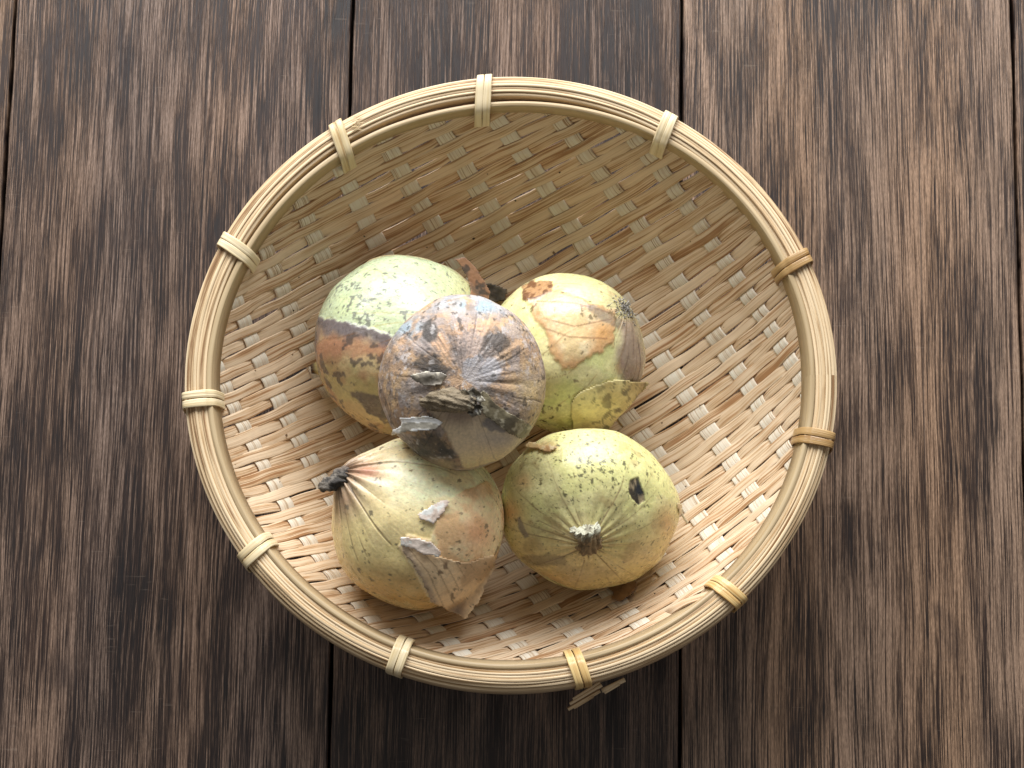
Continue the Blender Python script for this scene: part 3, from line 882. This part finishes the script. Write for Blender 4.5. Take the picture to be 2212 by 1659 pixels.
# --- onion 4: front right, greenish yellow, cut neck towards the camera
o4 = Onion(1270, 1100, 3.95, (-.02, -.60, .80), 3.34, 2.50, neck=.25, nw=.25, seed=41, squash=1.05)
rest(o4)
e4 = empty('onion', o4.c - [0, 0, 3.1], 'greenish yellow onion with a pale frilled cut neck and one dark oval scar', 'onion')
def paint4(T, P, d, V, px, fr):
    col = np.tile(lin(206, 198, 126), (len(T), 1))
    col = mixc(col, sstep(.42, .62, noise(V, .8, 101, 3)), lin(198, 194, 110), .8)
    low = sstep(1090, 1230, px[:, 1] + 70 * (noise(V, .9, 102, 2) - .5)) * fr
    col = mixc(col, low, lin(202, 168, 98), .6)
    for cx, cy, rx, ry in ((1105, 1105, 26, 22), (1440, 1130, 22, 34), (1180, 965, 26, 10), (1150, 1255, 90, 20), (1130, 1040, 20, 20)):
        col = mixc(col, np.exp(-(((px[:, 0] - cx) / rx) ** 2 + ((px[:, 1] - cy) / ry) ** 2)) * fr, lin(200, 136, 60), .55)
    vn = veins(T, P, d, 36, 103, .055, .16)
    col = mixc(col, vn * np.exp(-(T / .95) ** 4), lin(112, 86, 54), .7)
    col = mixc(col, vn * .25, lin(150, 120, 60), 1)
    gz = sstep(.50, .62, noise(V, 1.1, 104, 3)) * np.exp(-((T - .45) / .35) ** 2)
    col = mixc(col, gz, lin(150, 128, 88), .4)
    st = ragged(px, [(1120, 1205), (1170, 1195), (1225, 1205), (1222, 1222), (1160, 1224)], V, 9, 2, 105, 4) * fr
    col = mixc(col, st, lin(104, 90, 68), .6)
    st = ragged(px, [(1116, 1118), (1124, 1112), (1134, 1140), (1146, 1160), (1134, 1164), (1120, 1142)], V, 4, 2, 106, 2) * fr
    col = mixc(col, st, lin(120, 112, 102), .8)
    w = np.exp(-(((px[:, 0] - 1290) / 95) ** 2 + ((px[:, 1] - 1010) / 75) ** 2))
    col = mixc(col, sstep(0, .04, noise(V, 6.5, 107, 4, .65) - (.72 - .15 * w)), lin(74, 70, 44), .85)
    col = mixc(col, specks(V, 108, 9.0, .72, .78), lin(96, 84, 46), .8)
    col = mixc(col, specks(V, 109, 1.3, .62, .74), lin(160, 134, 74), .5)
    eye = ragged(px, [(1362, 1036), (1378, 1032), (1392, 1062), (1394, 1082), (1380, 1090), (1366, 1076), (1358, 1054)], V, 3.5, 3, 110, 1.6) * fr
    ec = mixc(np.tile(lin(160, 140, 100), (len(T), 1)), sstep(.42, .55, noise(np.stack([px[:, 0] / 5 - px[:, 1] / 26, px[:, 1] / 40, 0 * T], 1), 1, 111, 2)), lin(66, 58, 44), 1)
    ec = mixc(ec, np.exp(-(((px[:, 0] - 1384) / 10) ** 2 + ((px[:, 1] - 1056) / 15) ** 2)) * 1.6, lin(44, 46, 48), 1)
    col = col * (1 - eye[:, None]) + ec * eye[:, None]
    col = mixc(col, sstep(.0, .5, eye) * (1 - sstep(.5, 1, eye)), lin(70, 64, 40), .7)
    return col, -.05 * eye + .03 * (noise(V, 1.8, 112, 2) - .5) + .03 * np.exp(-(T / .45) ** 2) * np.sin(P * 23)
build_bulb(o4, 'bulb', paint4, e4, gain=1.10)
nb, _ = o4.shape(np.array([.0]), np.array([0.0])); nb = nb[0]
tube('neck', [nb - o4.a * .35, nb, nb + np.array([-.06, .26, .34]), nb + np.array([-.14, .58, .55])], [.58, .46, .40, .55], e4, M_dead,
     lambda V, f: mixc(mixc(np.tile(lin(158, 134, 100), (len(V), 1)), sstep(.62, .86, f), lin(196, 194, 172), 1), sstep(.52, .62, noise(V, 7, 121, 3)), lin(96, 82, 62), .75),
     o4.c, seed=3, ruffle=.16, lobes=11, seg=78, rings=20, lump=.16, cap_in=.35, label='pale frilled cut neck stub')
flap('loose_skin', o4, [(1136, 972), (1150, 960), (1172, 966), (1208, 966), (1206, 978), (1186, 984), (1165, 976), (1146, 978)], e4, browns(lin(196, 160, 96), lin(170, 124, 66), lin(210, 190, 140), 131), lambda p: .07 + .10 * sstep(1165, 1138, p[:, 0]), seed=13, amp=3, label='small brown skin scrap at the top')
flap('loose_skin', o4, [(1458, 1085), (1464, 1088), (1468, 1110), (1482, 1128), (1478, 1134), (1466, 1118), (1458, 1108)], e4, browns(lin(216, 196, 150), lin(200, 170, 116), lin(220, 206, 170), 132), lambda p: .03 + 0 * p[:, 0], seed=14, amp=1, step=2, label='thin skin thread at the right')

# --- onion 5: on top, brown and mouldy
o5 = Onion(1000, 826, 8.75, (.04, -.17, .98), 3.34, 2.65, neck=-.22, nw=.32, seed=53, squash=.945)
e5 = empty('onion', o5.c - [0, 0, 2.6], 'brown mouldy onion with blue grey patches lying on top of the other onions', 'onion')
WEDGE = [(905, 858), (940, 872), (1000, 880), (1042, 876), (1068, 905), (1105, 930), (1166, 958), (1160, 1040), (1080, 1060), (1012, 1030), (985, 980), (962, 935), (940, 905)]
def paint5(T, P, d, V, px, fr):
    ang = np.stack([P * 6, T * 1.2, T * 0], 1)
    str_ = noise(ang, 1, 141, 3)
    col = np.tile(lin(176, 140, 102), (len(T), 1))
    col = mixc(col, sstep(.45, .65, noise(V, 1.0, 142, 3)), lin(194, 158, 106), .8)
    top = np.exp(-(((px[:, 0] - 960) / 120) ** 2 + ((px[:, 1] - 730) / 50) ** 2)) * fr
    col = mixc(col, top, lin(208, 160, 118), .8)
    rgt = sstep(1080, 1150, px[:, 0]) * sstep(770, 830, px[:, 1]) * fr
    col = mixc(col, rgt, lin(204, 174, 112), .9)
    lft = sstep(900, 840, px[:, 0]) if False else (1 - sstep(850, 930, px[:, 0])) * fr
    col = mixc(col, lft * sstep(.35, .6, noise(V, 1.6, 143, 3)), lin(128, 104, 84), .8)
    col = mixc(col, sstep(.50, .66, str_), lin(150, 120, 92), .5)
    vn = veins(T, P, d, 34, 144, .05, .30) * sstep(.25, .7, T)
    col = mixc(col, vn, lin(92, 72, 58), .7)
    # grey mould, dust and soot
    m1 = sstep(.48, .60, noise(V, 1.5, 145, 4, .6))
    col = mixc(col, m1 * (1 - .7 * rgt), lin(150, 142, 142), .60)
    m2 = sstep(.53, .58, noise(V, 2.8, 149, 4, .7))
    col = mixc(col, m2 * (1 - .6 * rgt), lin(112, 102, 98), .6)
    rimtop = sstep(.72, .98, np.sin(T)) * sstep(760, 690, px[:, 1]) if False else sstep(0.0, 1.0, (705 - px[:, 1]) / 60) * fr
    col = mixc(col, rimtop * sstep(.38, .56, noise(V, 1.8, 146, 3)), lin(150, 152, 158), .8)
    blue = np.exp(-(((px[:, 0] - 1030) / 50) ** 2 + ((px[:, 1] - 660) / 16) ** 2)) + .7 * np.exp(-(((px[:, 0] - 880) / 34) ** 2 + ((px[:, 1] - 708) / 26) ** 2))
    col = mixc(col, blue * sstep(.3, .55, noise(V, 2, 147, 3)) * fr * 1.6, lin(142, 160, 170), .85)
    for cx, cy, rx, ry, k in ((928, 715, 17, 22, 1.2), (925, 788, 34, 30, .9), (1075, 740, 45, 34, .7), (985, 760, 40, 30, .35), (1040, 855, 38, 22, .9), (945, 800, 30, 14, 1.0), (925, 965, 50, 34, .9), (965, 985, 30, 40, .6)):
        q = np.exp(-(((px[:, 0] - cx) / rx) ** 2 + ((px[:, 1] - cy) / ry) ** 2)) * fr * k
        col = mixc(col, sstep(.24, .62, q * (.30 + 1.4 * noise(V, 4.2, 150, 4, .7))), lin(66, 61, 56), .85)
    wm = np.exp(-(((px[:, 0] - 1040) / 44) ** 2 + ((px[:, 1] - 802) / 36) ** 2)) * fr
    col = mixc(col, sstep(.30, .48, wm * (.3 + 1.2 * noise(V, 4, 151, 4, .6))), lin(158, 156, 160), .8)
    col = mixc(col, sstep(.62, .68, noise(V, 3.4, 152, 4, .65)) * (1 - .5 * rgt), lin(186, 178, 174), .6)
    col = mixc(col, specks(V, 153, 4.2, .66, .70), lin(60, 54, 48), .7)
    rad = sstep(.50, .60, noise(np.stack([P * 11, T * 1.5, T * 0], 1), 1, 161, 3)) * np.exp(-((T - .40) / .34) ** 2) * (1 - .6 * rgt)
    col = mixc(col, rad, lin(78, 70, 64), .5)
    # the peeled wedge: a smoother layer below
    wd = ragged(px, WEDGE, V, 5, 2.4, 154, 2) * fr
    c2 = np.tile(lin(214, 190, 148), (len(T), 1))
    c2 = mixc(c2, sstep(960, 1010, px[:, 1] + 30 * (noise(V, 1, 155, 2) - .5)), lin(224, 200, 136), .9)
    c2 = mixc(c2, np.exp(-(((px[:, 0] - 990) / 60) ** 2 + ((px[:, 1] - 900) / 24) ** 2)), lin(138, 112, 96), .8)
    gp = np.exp(-(((px[:, 0] - 1085) / 46) ** 2 + ((px[:, 1] - 918) / 20) ** 2))
    c2 = mixc(c2, sstep(.32, .5, gp * (.5 + noise(V, 3.5, 156, 3))), lin(112, 108, 110), .8)
    c2 = mixc(c2, np.exp(-(((px[:, 0] - 1080) / 55) ** 2 + ((px[:, 1] - 950) / 18) ** 2)), lin(176, 166, 156), .6)
    c2 = mixc(c2, veins(T, P, d, 30, 157, .06, .15), lin(132, 108, 80), .45)
    col = col * (1 - wd[:, None]) + c2 * wd[:, None]
    ed = sstep(.05, .5, wd) * (1 - sstep(.5, .95, wd))
    col = mixc(col, ed, lin(176, 156, 124), .6)
    low = sstep(980, 1010, px[:, 1]) * (1 - wd) * fr
    col = mixc(col, low * sstep(.3, .55, noise(V, 1.5, 158, 2)), lin(196, 168, 118), .8)
    return col, -.075 * wd - .03 * vn * (1 - wd) + .06 * (1 - wd) * np.exp(-((T - .55) / .3) ** 2) * (noise(np.stack([P * 8, T * .7, 0 * T], 1), 1, 159, 2) - .5) * 2 + .022 * (noise(V, 3.0, 160, 3) - .5)
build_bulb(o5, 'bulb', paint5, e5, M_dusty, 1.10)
def c_grey(a, b, c, seed):
    return browns(a, b, c, seed, 3.2)
flap('loose_skin', o5, [(900, 810), (925, 804), (958, 806), (972, 812), (960, 830), (930, 834), (908, 826), (900, 818)], e5, c_grey(lin(158, 148, 132), lin(120, 112, 100), lin(206, 194, 168), 171), lambda p: .10 + .16 * (1 - sstep(902, 945, p[:, 0])) + .05 * np.sin((p[:, 1] - 804) / 5), seed=21, amp=2.5, step=2, wrinkle=.08, label='grey curled skin beside the neck')
flap('loose_skin', o5, [(1026, 850), (1040, 838), (1056, 856), (1078, 876), (1105, 892), (1140, 912), (1150, 922), (1144, 944), (1126, 946), (1098, 934), (1070, 914), (1050, 898), (1038, 888), (1034, 868)], e5, c_grey(lin(136, 124, 92), lin(94, 84, 62), lin(176, 166, 136), 173), lambda p: .025 + 0 * p[:, 0], seed=23, amp=3, step=2, wrinkle=.035, label='ragged skin edge along the peeled wedge')
flap('loose_skin', o5, [(866, 900), (896, 896), (930, 897), (944, 900), (958, 908), (946, 924), (910, 926), (880, 930), (854, 934), (858, 922), (872, 914)], e5,
     lambda px, P, sd: mixc(np.tile(lin(250, 244, 226), (len(px), 1)), sstep(.55, .68, noise(np.concatenate([px / [26, 6], px[:, :1] * 0], 1), 1, 174, 3)), lin(120, 112, 96), .8),
     lambda p: .06 + .16 * sstep(905, 932, p[:, 1]), seed=24, amp=2.5, step=2, wrinkle=.05, label='cream white fibrous chip')
hp, hn = o5.hit(np.array([[912, 868], [935, 864], [958, 862], [985, 862], [1008, 862], [1024, 866]]))
pp = [hp[k] + hn[k] * l for k, l in enumerate((-.10, -.04, .06, .18, .28, .32))]
def c_neck5(V, f):
    q = proj(V)
    col = np.tile(lin(136, 122, 100), (len(V), 1))
    col = mixc(col, sstep(.40, .70, noise(np.stack([q[:, 1] / 4.2, q[:, 0] / 30, V[:, 2]], 1), 1, 183, 2)), lin(104, 90, 68), .9)
    col = mixc(col, sstep(.80, .90, f) * sstep(.45, .55, noise(V, 6, 181, 3)), lin(62, 56, 48), .95)
    return mixc(col, sstep(.82, .90, f) * sstep(.56, .62, noise(V, 7, 182, 3)), lin(204, 196, 172), .9)
tube('neck', pp, [.16, .32, .42, .41, .34, .30], e5, M_dead, c_neck5, o5.c, seed=8, ruffle=.09, lobes=11, seg=72, rings=30, lump=.20, cap_in=.3, label='withered folded neck lying over the top')
for q, (poly, lf) in enumerate((([(1004, 842), (1016, 832), (1030, 842), (1040, 858), (1030, 864), (1016, 856)], .42), ([(1008, 872), (1022, 866), (1038, 872), (1034, 888), (1018, 892), (1008, 884)], .34), ([(990, 838), (1006, 834), (1014, 846), (1002, 852)], .46))):
    flap('loose_skin', o5, poly, e5, c_grey(lin(120, 110, 90), lin(74, 68, 58), lin(206, 200, 178), 190 + q), lambda p, lf=lf: lf + .10 * np.sin(p[:, 0] / 5) + .06 * np.sin(p[:, 1] / 4), seed=40 + q, amp=3, step=1.6, wrinkle=.10)

# ------------------------------------------------------------------ debris in the basket
class Sheet:
    """a gently bent sheet at a height, used for scraps lying on the weave"""
    def __init__(s, z, tilt=(0, 0), c=(0, 0)): s.z, s.t, s.c0 = z, tilt, c
    @property
    def c(s): return at(s.c0[0], s.c0[1], s.z)
    def hit(s, px):
        P = []
        for p in px:
            z = s.z
            for _ in range(4):
                q = at(p[0], p[1], z)
                r = min(RW, math.hypot(q[0] - C[0], (q[1] - C[1]) / ASP))
                z = ZF + (ZT - ZF) * (r / RW) ** PW + .24
            P.append(at(p[0], p[1], z))
        P = np.array(P)
        return P, np.tile([0, 0, 1.0], (len(px), 1))
sc1 = flap('skin_scrap', Sheet(1.3, (.003, -.004), (1340, 1275)), [(1300, 1262), (1330, 1258), (1372, 1248), (1378, 1262), (1366, 1288), (1342, 1300), (1318, 1298), (1322, 1282)], None,
           browns(lin(168, 132, 78), lin(140, 98, 56), lin(104, 70, 42), 191, 2.0), lambda p: .15 * np.sin(p[:, 0] / 14), seed=31, amp=3, wrinkle=.06)
tag(sc1, 'brown dry onion skin scrap on the weave below the greenish onion', 'onion skin')
sc2 = flap('skin_scrap', Sheet(2.2, (.001, 0), (1065, 632)), [(1035, 606), (1062, 612), (1096, 626), (1092, 650), (1060, 660), (1040, 640)], None,
           browns(lin(104, 92, 74), lin(84, 74, 58), lin(64, 56, 46), 192, 2.0), lambda p: .10 * np.sin(p[:, 0] / 12), seed=32, amp=3, wrinkle=.08)
tag(sc2, 'dark grey brown skin scrap in the gap between the two back onions', 'onion skin')
def fibre(pts, z, label, r=.018):
    P = np.array([at(a, b, z + dz) for a, b, dz in pts]); n = 24
    k = np.linspace(0, len(P) - 1, n); Q = np.stack([np.interp(k, range(len(P)), P[:, q]) for q in range(3)], 1)
    V = []
    for q in Q:
        for j in range(5): V.append(q + [r * math.cos(j * 1.2566), r * math.sin(j * 1.2566) * .7, r * math.sin(j * 1.2566) * .7])
    UV = [(i * .2, j * .02) for i in range(n) for j in range(5)]
    ob = link_mesh('bamboo_fibre', V, grid_faces(n, 5, False, True), M_warp, None, uv=UV, origin=Q.mean(0))
    tag(ob, label, 'fibre')
fibre([(1625, 735, 0), (1612, 790, .15), (1592, 850, .12), (1585, 868, .05), (1568, 866, 0)], 2.6, 'long thin hooked bamboo fibre on the right side of the weave')
fibre([(1610, 845, 0), (1622, 858, .1), (1640, 868, 0)], 2.6, 'short straight bamboo fibre beside the hooked one')

# ------------------------------------------------------------------ loose ends of the basket
def rod(name, P0, P1, r, mat, flat=1.0):
    P0, P1 = np.array(P0), np.array(P1); t = P1 - P0; L = np.linalg.norm(t); t = t / L
    e1 = np.cross(t, [0, 0, 1.0]); e1 /= np.linalg.norm(e1); e2 = np.cross(e1, t)
    V, UV = [], []
    for i in range(6):
        for j in range(8):
            a = j * math.pi / 4
            V.append(P0 + t * L * i / 5 + r * math.cos(a) * e1 + r * flat * math.sin(a) * e2); UV.append((L * i / 5, j * .05))
    f = grid_faces(6, 8, False, True) + [tuple(range(8)), tuple(40 + q for q in reversed(range(8)))]
    return link_mesh(name, V, f, mat, basket, uv=UV)
for a, b, r in (((1227, 1532), (1296, 1492), .075), ((1231, 1521), (1300, 1480), .07), ((1238, 1511), (1296, 1474), .06), ((1300, 1492), (1350, 1468), .09), ((1306, 1497), (1338, 1478), .05), ((1240, 1530), (1282, 1505), .04)):
    rod('cane_end', at(*a, 6.0), at(*b, 6.2), r, M_rim, .6)
# a splint that has sprung out of the weave near the lower right binding
K = 40
up = np.array([at(1425, 1342, 5.0), at(1450, 1318, 5.9), at(1482, 1300, 6.35), at(1520, 1287, 6.6), at(1552, 1279, 6.7)])
k = np.linspace(0, 4, K); Q = np.stack([np.interp(k, range(5), up[:, q]) for q in range(3)], 1)
for _ in range(6): Q[1:-1] = (Q[:-2] + 2 * Q[1:-1] + Q[2:]) / 4
V, UV = [], []
for i in range(K):
    t = Q[min(i + 1, K - 1)] - Q[max(i - 1, 0)]; t /= np.linalg.norm(t)
    sd_ = np.cross(t, [0, 0, 1.0]); sd_ /= np.linalg.norm(sd_)
    tw = .9 * math.sin(i / K * 3.1); nz = np.cross(sd_, t)
    ac = math.cos(tw) * sd_ + math.sin(tw) * nz; nn = np.cross(ac, t)
    w = .24 * math.sin(math.pi * min(1, .12 + i / K * .88)) ** .6
    for c, h in ((-1, 0), (-.6, .03), (.6, .03), (1, 0), (0, -.03)):
        V.append(Q[i] + ac * c * w + nn * h); UV.append((i * .08, c * w))
link_mesh('lifted_splint', V, grid_faces(K, 5, False, True), M_weft, basket, uv=UV)
# frayed cut end beside the second binding
V, F2, UV = [], [], []
c0 = at(766, 268, 7.06)
for q in range(16):
    b = c0 + np.array([rng.uniform(-.12, .12), rng.uniform(-.34, .30), rng.uniform(-.03, .03)])
    d = np.array([.8, .35, .25]) + rng.normal(0, .28, 3); d /= np.linalg.norm(d)
    L = rng.uniform(.14, .34); o = len(V); r = .022
    for i in range(3):
        for j in range(4):
            a = j * math.pi / 2
            V.append(b + d * L * i / 2 + r * (1 - .25 * i) * np.array([0, math.cos(a), math.sin(a)])); UV.append((i * .1, j * .03 + q * .1))
    F2 += [(o + i * 4 + j, o + i * 4 + (j + 1) % 4, o + i * 4 + 4 + (j + 1) % 4, o + i * 4 + 4 + j) for i in range(2) for j in range(4)]
fe = link_mesh('frayed_end', V, F2, M_bind, basket, uv=UV)
fe['kind'] = 'stuff'

# crumbs of soil and skin fallen into the weave
V, F3, Cc = [], [], []
for q in range(46):
    a, r_ = rng.uniform(0, 6.283), math.sqrt(rng.uniform(.02, 1)) * SL * .82
    p = bowl(np.array([r_ * math.cos(a)]), np.array([r_ * math.sin(a)]), .15)[0]
    sz = rng.uniform(.02, .065) * (1.5 if q < 5 else 1); o = len(V)
    dv = rng.normal(0, 1, (6, 3)); dv /= np.linalg.norm(dv, axis=1)[:, None]
    base = np.array([[1, 0, 0], [-1, 0, 0], [0, 1, 0], [0, -1, 0], [0, 0, .6], [0, 0, -.6]], float) + .35 * dv
    cc_ = mixc(np.tile(lin(70, 54, 38), (1, 1)), np.array([rng.uniform(0, 1)]), lin(120, 92, 60))[0]
    for b in base: V.append(p + b * sz); Cc.append(cc_)
    F3 += [(o + i, o + j, o + k) for i, j, k in ((0, 2, 4), (2, 1, 4), (1, 3, 4), (3, 0, 4), (2, 0, 5), (1, 2, 5), (3, 1, 5), (0, 3, 5))]
cr = link_mesh('soil_crumbs', V, F3, M_dead, None, smooth=False, col=np.array(Cc))
cr['kind'] = 'stuff'
tag(cr, 'tiny dark crumbs of soil scattered over the basket weave', 'crumbs')
